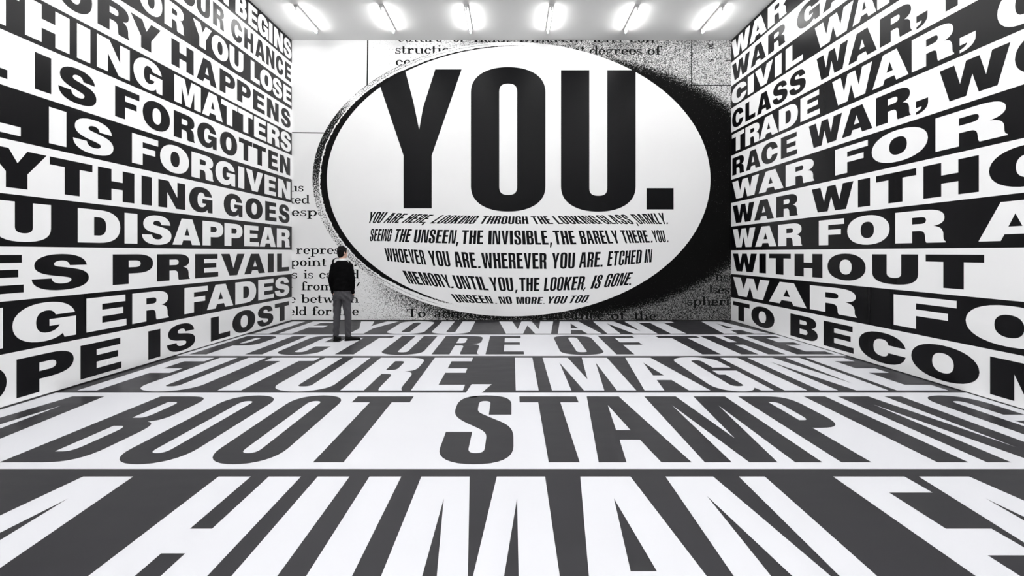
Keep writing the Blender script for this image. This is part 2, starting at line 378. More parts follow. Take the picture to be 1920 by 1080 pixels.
def paint(nt, bsdf, val):
    """value 0..1 -> grey print colour"""
    v = val.clamp()
    cmb = nt.nodes.new('ShaderNodeCombineXYZ')
    g = v * 0.83 + 0.0025
    for i in range(3): nt.links.new(g.s, cmb.inputs[i])
    nt.links.new(cmb.outputs[0], bsdf.inputs['Base Color'])

def mural_material():
    m, nt, b = new_mat('halftone_page'); b.inputs['Roughness'].default_value = 0.6; b.inputs['Specular IOR Level'].default_value = 0.06
    px, py = coords(nt)
    e3 = (((px - 1014) / 425.0) * ((px - 1014) / 425.0) + ((py - 350) / 243.0) * ((py - 350) / 243.0)).sqrt() - 1.0
    p1 = (1.0 - e3.ss(-0.05, 0.15)) * px.ss(850, 1150) * 1.25
    t = py.ss(300, 480)
    top = px.ss(660, 1000) * 0.60 - px.ss(1220, 1371) * 0.10
    bot = px.ss(636, 730) * 0.34 + px.ss(720, 900) * 0.30
    f2 = (((px - 959) / 373.0) * ((px - 959) / 373.0) + ((py - 336) / 257.0) * ((py - 336) / 257.0)).sqrt() - 1.0
    amb = top * (1.0 - t) + bot * t + (1.0 - f2.ss(0.0, 0.16)) * t * px.ss(655, 760) * 0.30
    p = amb.max(p1)
    g = grain(nt, 52, 2.0, 2.2)
    v = ((g - p) * 1.9 + 0.62).clamp()
    keep = 1.0 - amb.ss(0.0, 0.05)        # plain white paper where there is no tone
    v = v.max(keep)
    lum = 1.0 - px.ss(950, 1200) * t * 0.55 - (1.0 - t) * px.ss(800, 1020) * 0.12 - t * px.ss(690, 860) * 0.12
    paint(nt, b, v * lum)
    return m

def ring_material():
    m, nt, b = new_mat('halftone_rim'); b.inputs['Roughness'].default_value = 0.55; b.inputs['Specular IOR Level'].default_value = 0.08
    px, py = coords(nt)
    f2 = (((px - 959) / 373.0) * ((px - 959) / 373.0) + ((py - 336) / 257.0) * ((py - 336) / 257.0)).sqrt()
    f1 = (((px - 973.5) / 360.5) * ((px - 973.5) / 360.5) + ((py - 335.5) / 249.0) * ((py - 335.5) / 249.0)).sqrt()
    a = (f1 - 1.0).max(0.0); c = (1.0 - f2).max(0.0)
    u = c / (a + c + 0.0005)               # 0 at the outer edge, 1 at the inner one
    t = py.ss(300, 400)                    # lower half
    rag = grain(nt, 12, 2.0, 0.22) - 0.5
    u = u + rag
    th = px.ss(690, 800) * 0.24 + 0.50
    fade = (1.0 - px.ss(900, 1060)) * (1.0 - t) + (1.0 - px.ss(790, 900)) * t
    pin = u.ss(th, th + 0.06) * fade
    L = 1.0 - px.ss(625, 690)              # dark mottled outer half on the far left
    up = (1.0 - t) * px.ss(630, 690) * (1.0 - px.ss(760, 900))
    lo = t * px.ss(598, 615) * (1.0 - px.ss(690, 800))
    pout = (1.0 - u.ss(0.44, 0.47)) * (L * (1.0 - t * 0.42) * 0.92).max(up * 0.50).max(lo * 0.60)
    edge = u.bump(0.03, 0.08) * up * 1.1
    pl = u.bump(0.34, 0.06) * px.ss(640, 700) * fade * 0.95 + u.bump(0.17, 0.05) * up * 0.8
    p = pin.max(pout).max(pl).max(edge)
    v = ((grain(nt, 34, 3.0, 2.2) - p) * 3.2 + 0.95).clamp()
    v = v * (1.0 - (pin - 0.9).ss(0.0, 0.08))
    paint(nt, b, v * 1.02)
    return m

MURAL, RIM = mural_material(), ring_material()
xl, xr = CX - 413.0, CX + 411.0
panel = flat_solid('printed_page', [[[(xl, 75.6), (xr, 75.6), (xr, 601.3), (xl, 601.3)]]],
                   W(0.0), W(.001), MURAL, wall_back)
panel['label'] = 'enlarged page print with grainy grey and black shading'

def ell(cx, cy, a, b, n=160, t0=0, t1=None):
    if t1 is None: return [(cx + a * math.cos(2 * math.pi * i / n), cy - b * math.sin(2 * math.pi * i / n)) for i in range(n)]
    return [(cx + a * math.cos(t0 + (t1 - t0) * i / n), cy - b * math.sin(t0 + (t1 - t0) * i / n)) for i in range(n + 1)]

# ruled lines of the page
def rule(x0, y0, x1, y1, w=2.0):
    dx, dy = x1 - x0, y1 - y0; l = math.hypot(dx, dy); nx, ny = -dy / l * w / 2, dx / l * w / 2
    o = flat_solid('ruled_line', [[[(x0 + nx, y0 + ny), (x1 + nx, y1 + ny), (x1 - nx, y1 - ny), (x0 - nx, y0 - ny)]]], W(.001), W(.0018), INK, wall_back)
rule(689.5, 75.6, 688.4, 165, 2.4)
rule(547.5, 248.6, 610, 249.4, 1.8)
rule(1297, 75.6, 1296.5, 166, 1.9)
rule(1296, 159.6, 1371, 160, 1.6)
for y in (87, 113.4, 139.6): rule(1360.5, y, 1371, y, 1.2)

# ---- book serif letters, built from stems, slabs and bows; x-height 1, baseline 0
def R_(x0, y0, x1, y1): return [[(x0, y0), (x1, y0), (x1, y1), (x0, y1)]]
def A_(cx, cy, rx, ry, wx_, wy_, a0, a1, n=12):
    o, i = [], []
    for k in range(n + 1):
        a = math.radians(a0 + (a1 - a0) * k / n)
        o.append((cx + rx * math.cos(a), cy + ry * math.sin(a)))
        i.append((cx + (rx - wx_) * math.cos(a), cy + (ry - wy_) * math.sin(a)))
    return [o + i[::-1]]
def O_(cx, cy, rx, ry, wx_, wy_): 
    return [A_(cx, cy, rx, ry, wx_, wy_, 0, 180)[0]], [A_(cx, cy, rx, ry, wx_, wy_, 180, 360)[0]]
def dot(x, y, r): return [[(x + r * math.cos(k * math.pi / 4), y + r * math.sin(k * math.pi / 4)) for k in range(8)]]
ST, SF = .25, .11
def stem(x, y0, y1, base=True, head=False, l=.14, r=.14):
    g = [R_(x, y0, x + ST, y1)]
    if base: g.append(R_(x - l, y0, x + ST + r, y0 + SF))
    if head: g.append([[(x - .16, y1), (x - .16, y1 - .09), (x + .02, y1 - .14), (x + .02, y1)]])
    return g
def bow(cx, cy=.5): return [A_(cx, cy, .46, .54, .25, .13, 0, 180), A_(cx, cy, .46, .54, .25, .13, 180, 360)]
def par(x0, y0, x1, y1, w): return [[(x0, y0), (x0 + w, y0), (x1 + w, y1), (x1, y1)]]
G = {
'o': (1.0, bow(.5)),
'e': (1.0, [A_(.5, .5, .46, .54, .25, .13, 0, 180), A_(.5, .5, .46, .54, .25, .13, 180, 325), R_(.14, .46, .94, .56)]),
'c': (.95, [A_(.5, .5, .46, .54, .25, .13, 40, 325), dot(.80, .74, .14)]),
's': (.82, [A_(.4, .74, .32, .29, .15, .11, 30, 270), A_(.41, .27, .34, .30, .17, .12, -150, 90), R_(.62, .66, .72, .98), R_(.04, .02, .14, .36), par(.24, .6, .44, .4, .16)]),
'u': (1.25, stem(.14, .3, 1, False, True) + [A_(.56, .36, .42, .4, .22, .14, 180, 300)] + stem(.86, 0, 1, False, True) + [R_(1.0, 0, 1.22, SF)]),
'n': (1.3, stem(.16, 0, 1, True, True) + [A_(.62, .6, .46, .43, .22, .14, 0, 140)] + stem(.86, 0, .62)),
'm': (1.95, stem(.16, 0, 1, True, True) + [A_(.6, .6, .42, .43, .22, .14, 0, 140)] + stem(.80, 0, .62) + [A_(1.24, .6, .42, .43, .22, .14, 0, 140)] + stem(1.46, 0, .62)),
'h': (1.3, stem(.16, 0, 1.62, True, True) + [A_(.62, .6, .46, .43, .22, .14, 0, 140)] + stem(.86, 0, .62)),
'r': (.95, stem(.16, 0, 1, True, True, r=.2) + [A_(.66, .62, .34, .40, .2, .16, 60, 165), dot(.76, .84, .15)]),
'i': (.6, stem(.18, 0, 1, True, True) + [dot(.29, 1.42, .15)]),
'l': (.6, stem(.18, 0, 1.62, True, True)),
't': (.72, stem(.16, .28, 1.35, False) + [A_(.44, .28, .28, .32, .2, .13, 180, 320), R_(-.02, .9, .66, 1.0)]),
'f': (.72, stem(.18, 0, 1.28, True, r=.2) + [A_(.52, 1.26, .34, .38, .2, .14, 50, 180), dot(.70, 1.46, .14), R_(0, .9, .62, 1.0)]),
'd': (1.2, [A_(.5, .5, .46, .54, .25, .13, 40, 320)] + stem(.82, 0, 1.62, False, True) + [R_(.95, 0, 1.2, SF)]),
'b': (1.2, stem(.16, 0, 1.62, False, True) + [A_(.66, .5, .46, .54, .25, .13, -145, 145)]),
'p': (1.22, stem(.16, -.52, 1, True, True) + [A_(.68, .5, .46, .54, .25, .13, -145, 145)]),
'k': (1.25, stem(.16, 0, 1.62, True, True) + [par(.34, .42, .84, .96, .14), par(.86, 0, .5, .58, .24), R_(.62, 0, 1.24, SF), R_(.7, .9, 1.2, 1.0)]),
'a': (1.1, [A_(.42, .3, .38, .33, .2, .1, 20, 330), A_(.42, .66, .36, .38, .2, .13, 0, 150), R_(.60, .14, .80, .68), R_(.72, 0, 1.06, SF), dot(.18, .76, .13)]),
'g': (1.05, [A_(.44, .66, .36, .36, .18, .1, 0, 180), A_(.44, .66, .36, .36, .18, .1, 180, 360), A_(.46, -.18, .44, .3, .16, .1, 0, 180), A_(.46, -.18, .44, .3, .16, .1, 180, 360), R_(.7, .86, 1.02, .98), R_(.12, .1, .3, .34)]),
'v': (1.15, [par(.46, 0, .14, 1, .24), par(.52, 0, .9, .98, .1), R_(0, .9, .5, 1), R_(.72, .9, 1.14, 1)]),
'w': (1.65, [par(.42, 0, .14, 1, .24), par(.5, 0, .76, .98, .1), par(.98, 0, .7, 1, .24), par(1.04, 0, 1.4, .98, .1), R_(0, .9, .5, 1), R_(1.22, .9, 1.64, 1)]),
'T': (1.35, [R_(.55, 0, .8, 1.5), R_(.4, 0, .95, SF), R_(.05, 1.38, 1.3, 1.5), R_(.05, 1.08, .15, 1.4), R_(1.2, 1.08, 1.3, 1.4)]),
'D': (1.5, [R_(.2, 0, .45, 1.5), R_(.02, 0, .7, .11), R_(.02, 1.39, .7, 1.5), A_(.65, .75, .78, .75, .26, .11, -90, 90)]),
'G': (1.5, [A_(.72, .75, .66, .79, .25, .11, 35, 320), R_(1.05, .1, 1.28, .66), R_(.85, .6, 1.42, .7), R_(1.14, 1.02, 1.24, 1.48)]),
'.': (.45, [dot(.22, .12, .15)]),
'-': (.6, [R_(.05, .4, .5, .52)]),
"'": (.4, [par(.0, .75, .25, 1.5, .16)]),
'1': (.8, [R_(.3, 0, .55, 1.4), R_(.1, 0, .75, .1), R_(.1, 1.2, .32, 1.3)]),
'0': (1.0, [A_(.5, .7, .45, .73, .2, .11, 0, 180), A_(.5, .7, .45, .73, .2, .11, 180, 360)]),
'5': (1.0, [A_(.45, .45, .42, .47, .2, .11, -150, 130), R_(.12, .7, .24, 1.4), R_(.12, 1.26, .8, 1.4)]),
}
def serif_word(text, x0, x1, y0, y1, xh, clip=None, rot=False):
    """one printed word: baseline runs (x0,y0)-(x1,y1), x-height xh (all in print units)"""
    adv = sum(G[c][0] for c in text)
    verts_groups, cur = [], 0.0
    k = (x1 - x0) / adv
    for c in text:
        w, parts = G[c]
        for g in parts:
            gg = []
            for cnt in g:
                pts = []
                for (gx, gy) in cnt:
                    s = (cur + gx) * k
                    if rot: pts.append((x0 - gy * xh, y0 + s))
                    else: pts.append((x0 + s, y0 + (y1 - y0) * (s / (x1 - x0)) - gy * xh))
                if clip: pts = [(min(max(px, clip[0]), clip[2]), min(max(py, clip[1]), clip[3])) for px, py in pts]
                gg.append(pts)
            xs = [p[0] for p in gg[0]]; ys = [p[1] for p in gg[0]]
            if max(xs) - min(xs) > .05 and max(ys) - min(ys) > .05: verts_groups.append(gg)
        cur += w
    if verts_groups:
        flat_solid('printed_word', verts_groups, W(.001), W(.0018), INK, wall_back)

CL = (547.4, 75.7, 1370.8, 601)
for t_, a, b, y in [
    ('us', 541, 570, 358.9), ('ked', 536, 580.5, 381.6), ('espo', 546, 612, 404.9), ('represent', 555, 680, 476), ('point', 544.5, 613, 498.9),
    ('Ga.', 621, 670, 498.9), ('s', 546, 558.5, 522), ('is', 569, 587.5, 522), ('called', 598, 673.5, 522), ('e', 537, 549, 544.4),
    ('from', 565, 626, 544.4), ("'", 668, 675, 544.4), ('e', 543, 555, 567.8), ('between', 564.5, 673.5, 567.8), ('eld', 541, 575, 591),
    ('for', 585, 622.5, 591), ('the', 632, 673.5, 591), ('struction', 740.5, 862, 100.7), ('cc', 741, 771, 122.8)]:
    serif_word(t_, a, b, y, y, 10.2, CL)
for t_, a, b, y in [('vature', 744, 830, 78.6), ('of', 849, 871, 78.8), ('field.', 888, 955, 79.2), ('Different', 973, 1096, 79.4), ('lens', 1111, 1166, 79.8),
    ('con-', 1181, 1237, 80), ('at', 1077, 1097, 101.6), ('degrees', 1104.5, 1204.5, 102.4), ('of', 1213, 1240, 103)]:
    serif_word(t_, a, b, y, y, 10.4, CL)
def sl(x): return 594.4 + (x - 762) * 5.6 / 468
for t_, a, b in [('To', 762, 799), ('add', 814, 862), ('to', 878, 903), ('the', 921, 962), ('significance', 976, 1133), ('of', 1145, 1173), ('the', 1188.5, 1231)]:
    serif_word(t_, a, b, sl(a), sl(b), 10.2, CL)
for t_, a, b, y in [('s', 1357, 1371, 503), ('esse', 1342, 1391, 526), ('lses', 1329, 1368, 550), ('spherical', 1288, 1405, 572.5)]:
    serif_word(t_, a, b, y, y, 10.2, CL)
serif_word('10', 1328, 1338, 82, 82, -6.6, None, True)
serif_word('10', 1328.7, 1338.7, 82.5, 82.5, -6.6, None, True)
serif_word('5', 1328.7, 1335.2, 110.6, 110.6, -6.6, None, True)
serif_word('5', 1328, 1334.5, 110, 110, -6.6, None, True)

# ---- white oval, its rim and the words on it
oval = flat_solid('oval', [[ell(959, 336, 373, 257)]], W(.0018), W(.0028), MURALW, wall_back)
oval['label'] = 'white oval lens lettered YOU. with curved lines of text below'
def big(ch, x0, x1, y0, y1):
    pl = lambda off: (lambda u, v: W(off)(x0 + (x1 - x0) * u, y1 + (y0 - y1) * v))
    flat_solid('period' if ch == '.' else 'letter', glyph(N, ch, 20), pl(.0028), pl(.0036), MURALK, oval)
YCUT = 'M33.2 99.6L35 99L44.6 76L51 56.6L55.5 72.5L69.5 100L100 100L65.5 38L65.5 0L33 0L33 38L6 88L13 92L20 95.2Z'
plY = lambda off: (lambda u, v: W(off)(703 + 162.6 * u, 390.7 - 260.5 * v))
flat_solid('letter', [parse(YCUT)], plY(.0028), plY(.0036), MURALK, oval)
big('O', 882.9, 1022.7, 131, 391.5)
big('U', 1051.8, 1191.8, 131.6, 391.8)
flat_solid('period', [[[(1212.2, 352.7), (1262.9, 352.7), (1262.9, 392.7), (1212.2, 392.7)]]], W(.0028), W(.0036), MURALK, oval)

# rim: strip between the two ellipses, open towards the right
pts_o, pts_i = [], []
for k in range(241):
    a = math.radians(62 + (305 - 62) * k / 240)
    o = (959 + 373 * math.cos(a), 336 - 257 * math.sin(a)); i = (973.5 + 360.5 * math.cos(a), 335.5 - 249 * math.sin(a))
    if (i[0] - 959) ** 2 / 373 ** 2 + (i[1] - 336) ** 2 / 257 ** 2 < .998: pts_o.append(o); pts_i.append(i)
n = len(pts_o)
rv = [W(.0044)(*p) for p in pts_o] + [W(.0044)(*p) for p in pts_i] + [W(.0036)(*p) for p in pts_o] + [W(.0036)(*p) for p in pts_i]
rf = []
for k in range(n - 1):
    rf += [(k, k + 1, n + k + 1, n + k), (k, 2 * n + k, 2 * n + k + 1, k + 1), (n + k, n + k + 1, 3 * n + k + 1, 3 * n + k)]
rim = link('lens_rim', rv, rf, RIM, oval)
rim['label'] = 'grainy black and white metal rim on the left of the oval'

def oval_word(text, bl, br, tl, tr):
    ws = [NW.get(c, 100) for c in text]; gap = 15
    if text.startswith(('T', 'Y')): pass
    tot = sum(ws) + gap * (len(text) - 1)
    cur, groups = 0.0, []
    for c, w in zip(text, ws):
        for g in glyph(N, c, 5):
            gg = []
            for cnt in g:
                pts = []
                for (u, v) in cnt:
                    s = (cur + u * w) / tot
                    bx = bl[0] + (br[0] - bl[0]) * s; by = bl[1] + (br[1] - bl[1]) * s
                    tx = tl[0] + (tr[0] - tl[0]) * s; ty = tl[1] + (tr[1] - tl[1]) * s
                    pts.append((bx + (tx - bx) * v, by + (ty - by) * v))
                gg.append(pts)
            groups.append(gg)
        cur += w + gap
    name = 'comma' if text == ',' else 'period' if text == '.' else 'word'
    flat_solid(name, groups, W(.0028), W(.0036), MURALK, oval)

OW = """YOU 689.2 418.3 713 418 694.9 396.9 727.6 398.1
ARE 718 418 745.9 418 734 399 766.2 400.6
HERE 752 418 792 418 774.2 401 814.1 402.7
LOOKING 805.4 419 888 419.7 829 403.2 899.6 404.6
THROUGH 897.3 419.7 991.3 420 907.3 405 988.6 405.6
THE 1001.7 420 1037.9 420 994.6 405.4 1025.8 405.3
LOOKING 1047 420 1130 419.8 1034.2 405.3 1110 403.8
GLASS 1136.5 420 1190 420 1114.5 403.8 1172.5 402.4
DARKLY 1200 420 1250 420.3 1181 402 1243 399
SEEING 692.9 451.8 731.5 452.3 695.8 429.5 736.9 429.3
THE 737.3 452.8 767 454 743.3 429.5 773.2 429.7
UNSEEN 775 454.5 852.9 456.7 779 430.4 857.1 431.2
THE 864.2 457.3 905.4 457.8 867.1 431.5 906.7 431.7
INVISIBLE 915.2 458.2 1028.8 458.7 916.3 432.2 1025 432.3
THE 1040.6 458.6 1081 458.2 1035.8 432.4 1075.4 432.4
BARELY 1090.4 457.9 1163.5 456.3 1084.2 432.3 1155.4 431.6
THERE 1170 456 1218.8 454.8 1161.7 431.5 1211.7 431.5
YOU 1227.8 454.3 1249.2 454 1220.8 431.6 1244.2 431.7
WHOEVER 724.8 489.3 800 496.7 720.4 465 793.3 469
YOU 808.3 497.9 845.4 499.6 801.3 469.6 840 471.3
ARE 854.6 500.8 894.2 502.7 848.9 472 889.8 473.5
WHEREVER 905.6 503.4 1025 504.2 901.7 473.8 1024.8 474.6
YOU 1034.4 503.8 1077.1 502.9 1035.4 474.3 1078.8 473.5
ARE 1085.4 502 1123.8 500.4 1088.2 473 1126.7 472.3
ETCHED 1138.3 499.2 1201.7 493.8 1141.7 471.3 1204.2 468.3
IN 1207.7 492.9 1221.3 491.7 1210.7 467.9 1223.2 467.3
MEMORY 767.1 531.5 849 540.2 754.2 507.3 837.1 515
UNTIL 857 541 916.8 544.6 847.3 515.8 908.5 519.2
YOU 922.5 545 963.2 545.6 916 519.6 960.4 520.4
THE 974 545.8 1010.8 545.7 973.2 520.7 1012.1 520.7
LOOKER 1019.4 545.4 1092.9 543.2 1022.1 520.4 1098.3 517.9
IS 1106.7 541.3 1123.3 540.4 1115.4 516.3 1132 515.4
GONE 1131.5 538.8 1177.5 534.3 1140 513.8 1187.9 510.2
UNSEEN 857 567 925.4 569 844.8 551 919.2 555.4
NO 938.3 569.4 960.8 569.4 933.8 556.3 957.9 556.3
MORE 969.2 569.8 1015.8 569.6 967.3 557 1019.2 557
YOU 1024.6 569.2 1059.2 568.8 1028.8 556.2 1065 555.2
TOO 1064.6 568.5 1098 567.2 1072.1 554.5 1106.3 553"""
for ln in OW.splitlines():
    p = ln.split(); v = [float(q) for q in p[1:]]
    oval_word(p[0], v[0:2], v[2:4], v[4:6], v[6:8])
def mark(kind, q):
    flat_solid(kind, [[q]], W(.0028), W(.0036), MURALK, oval)
for x0, y0, xt0, xt1, yt, w in [(789.5, 422.3, 794.5, 799, 416.2, 3), (854.6, 462, 856.2, 860.2, 453.5, 2.4), (1031, 463.8, 1031.7, 1035.6, 454.6, 2.4),
                               (966, 550, 966.6, 970.6, 543.2, 2), (1091.9, 546.3, 1095.5, 1098.6, 539.2, 1.6), (1196.2, 423.8, 1192, 1194.6, 417.3, 2)]:
    mark('comma', [(xt0, yt), (xt1, yt), (x0 + w, y0), (x0, y0)])
for x0, x1, y0, y1 in [(1249.6, 1251.9, 417.2, 420.4), (1220.3, 1223.3, 451.5, 454.9), (1250.9, 1252.8, 451, 454.2), (896.1, 900.8, 499.3, 502.9),
                       (1125.4, 1129.5, 496.4, 500.2), (846, 850.4, 537.2, 540.4), (1179.2, 1182.8, 531.4, 534.2), (928.4, 931.8, 568.2, 569.3),
                       (1018.4, 1021, 568.5, 569.7), (1099.4, 1102.6, 566, 567.2)]:
    mark('period', [(x0 + .4, y0), (x1 + .4, y0), (x1, y1), (x0, y1)])

# ------------------------------------------------------------------ ceiling lamps
def emit(name, col, s):
    m = bpy.data.materials.new(name); m.use_nodes = True; nt = m.node_tree
    nt.nodes.remove(nt.nodes['Principled BSDF'])
    e = nt.nodes.new('ShaderNodeEmission'); e.inputs[0].default_value = (*col, 1); e.inputs[1].default_value = s
    nt.links.new(e.outputs[0], nt.nodes['Material Output'].inputs[0])
    return m
GLOW = emit('glowing_tube', (1.0, 0.995, 0.985), TUBE)
METAL = surf('lamp_metal', (0.3, 0.3, 0.3), 0.45, 0.05, 8.0)
CAP = surf('lamp_cap', (0.6, 0.6, 0.6), 0.5, 0.05, 8.0)

def cyl(name, p0, p1, r0, r1, mat, parent, n=12, smooth=True):
    p0, p1 = Vector(p0), Vector(p1); d = (p1 - p0).normalized()
    a = d.orthogonal().normalized(); b = d.cross(a)
    v = [p0 + (a * math.cos(t) + b * math.sin(t)) * r0 for t in (2 * math.pi * k / n for k in range(n))]
    v += [p1 + (a * math.cos(t) + b * math.sin(t)) * r1 for t in (2 * math.pi * k / n for k in range(n))]
    f = [(k, (k + 1) % n, n + (k + 1) % n, n + k) for k in range(n)] + [tuple(range(n))[::-1], tuple(range(n, 2 * n))]
    o = link(name, v, f, mat, parent)
    return o

def make_lamp():
    e = bpy.data.objects.new('ceiling_tube_light', None); scene.collection.objects.link(e)
    e.empty_display_size = 0.2
    L = 1.26
    # channel fixed to the ceiling, local z = 0 at the ceiling, y from 0 (far end) to -L
    v, f = [], []
    prof = [(-.04, 0), (-.04, -.042), (-.028, -.055), (.028, -.055), (.04, -.042), (.04, 0)]
    for y in (0.0, -L):
        v += [(a, y, b) for a, b in prof]
    f = [(k, (k + 1) % 6, 6 + (k + 1) % 6, 6 + k) for k in range(6)] + [tuple(range(6)), tuple(range(6, 12))]
    link('channel', v, f, METAL, e)
    for y in (-.03, -L + .03):
        h = link('lamp_holder', [(a * .016, y + c * .014, b) for b in (-.112, -.05) for a, c in ((-1, -1), (1, -1), (1, 1), (-1, 1))],
             [(0, 1, 2, 3), (4, 5, 6, 7), (0, 1, 5, 4), (1, 2, 6, 5), (2, 3, 7, 6), (3, 0, 4, 7)], CAP, e)
    cyl('tube', (0, -.045, -.100), (0, -L + .045, -.100), .016, .016, GLOW, e, 10)
    cyl('end_cap', (0, -L + .045, -.100), (0, -L + .02, -.100), .021, .018, CAP, e, 10)
    cyl('finial', (0, -L + .03, -.108), (0, -L + .03, -.150), .008, .004, CAP, e, 8)
    return e
def copy_lamp(src):
    r = src.copy(); scene.collection.objects.link(r)
    for ch in src.children:
        c = ch.copy(); scene.collection.objects.link(c); c.parent = r
    return r
lamp0 = make_lamp()
LX = [-4.62, -2.80, -.975, .845, 2.68, 4.50]
LLAB = ['slim white tube light on the ceiling, leftmost in the row, beside the left wall',
        'slim white tube light on the ceiling, second from the left wall',
        'slim white tube light on the ceiling just left of the middle of the row',
        'slim white tube light on the ceiling just right of the middle of the row',
        'slim white tube light on the ceiling, second from the right wall',
        'slim white tube light on the ceiling, rightmost in the row, beside the right wall']
lamps = []
for i, x in enumerate(LX):
    l = lamp0 if i == 0 else copy_lamp(lamp0)
    l.location = (x, 12.64, H); l['label'] = LLAB[i]; l['category'] = 'ceiling light'
    l['group'] = 'ceiling tube lights in front of the far wall'
    lamps.append(l)
for row in range(1, 10):
    for x in LX:
        l = copy_lamp(lamp0); l.location = (x, 12.50 - 1.65 * row, H)
        l['label'] = 'slim white tube light on the ceiling above the viewer, outside the picture'
        l['category'] = 'ceiling light'; l['group'] = 'ceiling tube lights nearer the viewer'

# ------------------------------------------------------------------ the visitor
SKIN = surf('skin', (0.55, 0.34, 0.26), 0.5, 0.05, 14)
KNIT = surf('black_knit', (0.0035, 0.0035, 0.0038), 0.9, 0.25, 60, spec=0.03)
TROU = surf('grey_trouser_cloth', (0.052, 0.051, 0.057), 0.8, 0.14, 16, (1, 1, .4), spec=0.25)
SHIRT = surf('white_shirt', (0.8, 0.8, 0.8), 0.7, 0.03, 20)
HAIR = surf('dark_hair', (0.003, 0.0026, 0.0025), 0.7, 0.4, 60, (1, 1, .3), spec=0.15)
SHOE = surf('black_shoe_leather', (0.003, 0.003, 0.003), 0.55, 0.2, 20, spec=0.15)
SOLE = surf('shoe_sole', (0.005, 0.005, 0.005), 0.6, 0.2, 20, spec=0.15)

def loft(bm, rings, n=20):
    """rings: (cx, cy, cz, rx, ry[, tiltvector]) ellipses stacked along a path; closed ends"""
    prev = None
    for k, (cx, cy, cz, rx, ry) in enumerate(rings):
        vs_ = [bm.verts.new((cx + rx * math.cos(2 * math.pi * i / n), cy + ry * math.sin(2 * math.pi * i / n), cz)) for i in range(n)]
        if prev:
            for i in range(n): bm.faces.new((prev[i], prev[(i + 1) % n], vs_[(i + 1) % n], vs_[i]))
        else: bm.faces.new(vs_[::-1])
        prev = vs_
    bm.faces.new(prev)
def capsule(bm, p0, p1, r0, r1, n=14):
    p0, p1 = Vector(p0), Vector(p1); d = (p1 - p0); L = d.length; d = d / L
    a = d.orthogonal().normalized(); b = d.cross(a)
    rings = []
    for t in (-1, -.7, -.35, 0): rings.append((p0 + d * (r0 * t), r0 * math.sqrt(max(0.02, 1 - t * t))))
    for t in (0, .35, .7, 1): rings.append((p1 + d * (r1 * t), r1 * math.sqrt(max(0.02, 1 - t * t))))
    prev = None
    for c, r in rings:
        vs_ = [bm.verts.new(c + (a * math.cos(2 * math.pi * i / n) + b * math.sin(2 * math.pi * i / n)) * r) for i in range(n)]
        if prev:
            for i in range(n): bm.faces.new((prev[i], prev[(i + 1) % n], vs_[(i + 1) % n], vs_[i]))
        else: bm.faces.new(vs_[::-1])
        prev = vs_
    bm.faces.new(prev)
def ball(bm, c, r, rot=None):
    m = Matrix.Translation(Vector(c)) @ (rot or Matrix.Identity(4)) @ Matrix.Diagonal((r[0], r[1], r[2], 1))
    bmesh.ops.create_uvsphere(bm, u_segments=20, v_segments=14, radius=1.0, matrix=m)
def fuse(name, bm, mat, parent, voxel=.008, smooth=4, shift=None):
    bmesh.ops.recalc_face_normals(bm, faces=bm.faces)
    me = bpy.data.meshes.new(name); bm.to_mesh(me); bm.free()
    o = bpy.data.objects.new(name, me); scene.collection.objects.link(o)
    r = o.modifiers.new('r', 'REMESH'); r.mode = 'VOXEL'; r.voxel_size = voxel
    s = o.modifiers.new('s', 'SMOOTH'); s.iterations = smooth; s.factor = 0.5
    dg = bpy.context.evaluated_depsgraph_get()
    new = bpy.data.meshes.new_from_object(o.evaluated_get(dg))
    new.name = name
    o.modifiers.clear(); o.data = new
    new.materials.clear(); new.materials.append(mat)
    new.polygons.foreach_set('use_smooth', [True] * len(new.polygons))
    if shift:
        for v in new.vertices: v.co = shift(v.co)
    o.parent = parent
    return o

person = bpy.data.objects.new('person', None); scene.collection.objects.link(person)
person['label'] = 'person in black sweater and grey trousers standing with back turned before the oval'
person['category'] = 'person'
PY = yd(638.6)
person.location = ((641 - CX) * PY / F, PY, 0.002)

HR = Matrix.Rotation(math.radians(-38), 4, 'Z') @ Matrix.Rotation(math.radians(6), 4, 'X')   # head turned to the right
HC = Vector((.003, .02, 1.695))
def hp(x, y, z): return HC + (HR @ Vector((x, y, z)))
ARM = {-1: [(-.165, 0, 1.455), (-.205, -.035, 1.17), (-.182, .03, .93), (-.165, .065, .855)],
        1: [(.168, 0, 1.455), (.215, -.035, 1.16), (.205, .02, .93), (.185, .06, .855)]}
LEG = {-1: [(-.085, 0, .90), (-.098, .01, .48), (-.112, -.012, .09)],
        1: [(.09, 0, .90), (.115, .01, .48), (.122, -.012, .09)]}
# body: one continuous figure
bm = bmesh.new()
ball(bm, hp(0, 0, 0.012), (.075, .093, .105), HR)          # skull
ball(bm, hp(0, .03, -.05), (.058, .062, .068), HR)         # jaw
capsule(bm, hp(0, .088, .012), hp(0, .108, -.022), .008, .013)   # nose
ball(bm, hp(0, .086, -.055), (.024, .01, .007), HR)        # lips
ball(bm, hp(0, .075, -.093), (.022, .018, .014), HR)       # chin
for s in (-1, 1):
    ball(bm, hp(s * .03, .080, .018), (.014, .010, .009), HR)    # eyelids
    ball(bm, hp(s * .03, .083, .036), (.02, .008, .006), HR)     # brow
    ball(bm, hp(s * .078, -.005, -.008), (.010, .018, .031), HR) # ear
capsule(bm, (0, .0, 1.50), hp(0, -.015, -.05), .062, .055)
loft(bm, [(0, 0, .88, .13, .09), (0, 0, .98, .14, .095), (0, 0, 1.12, .125, .085), (0, 0, 1.3, .155, .10), (0, 0, 1.43, .14, .08), (0, 0, 1.50, .07, .055)])
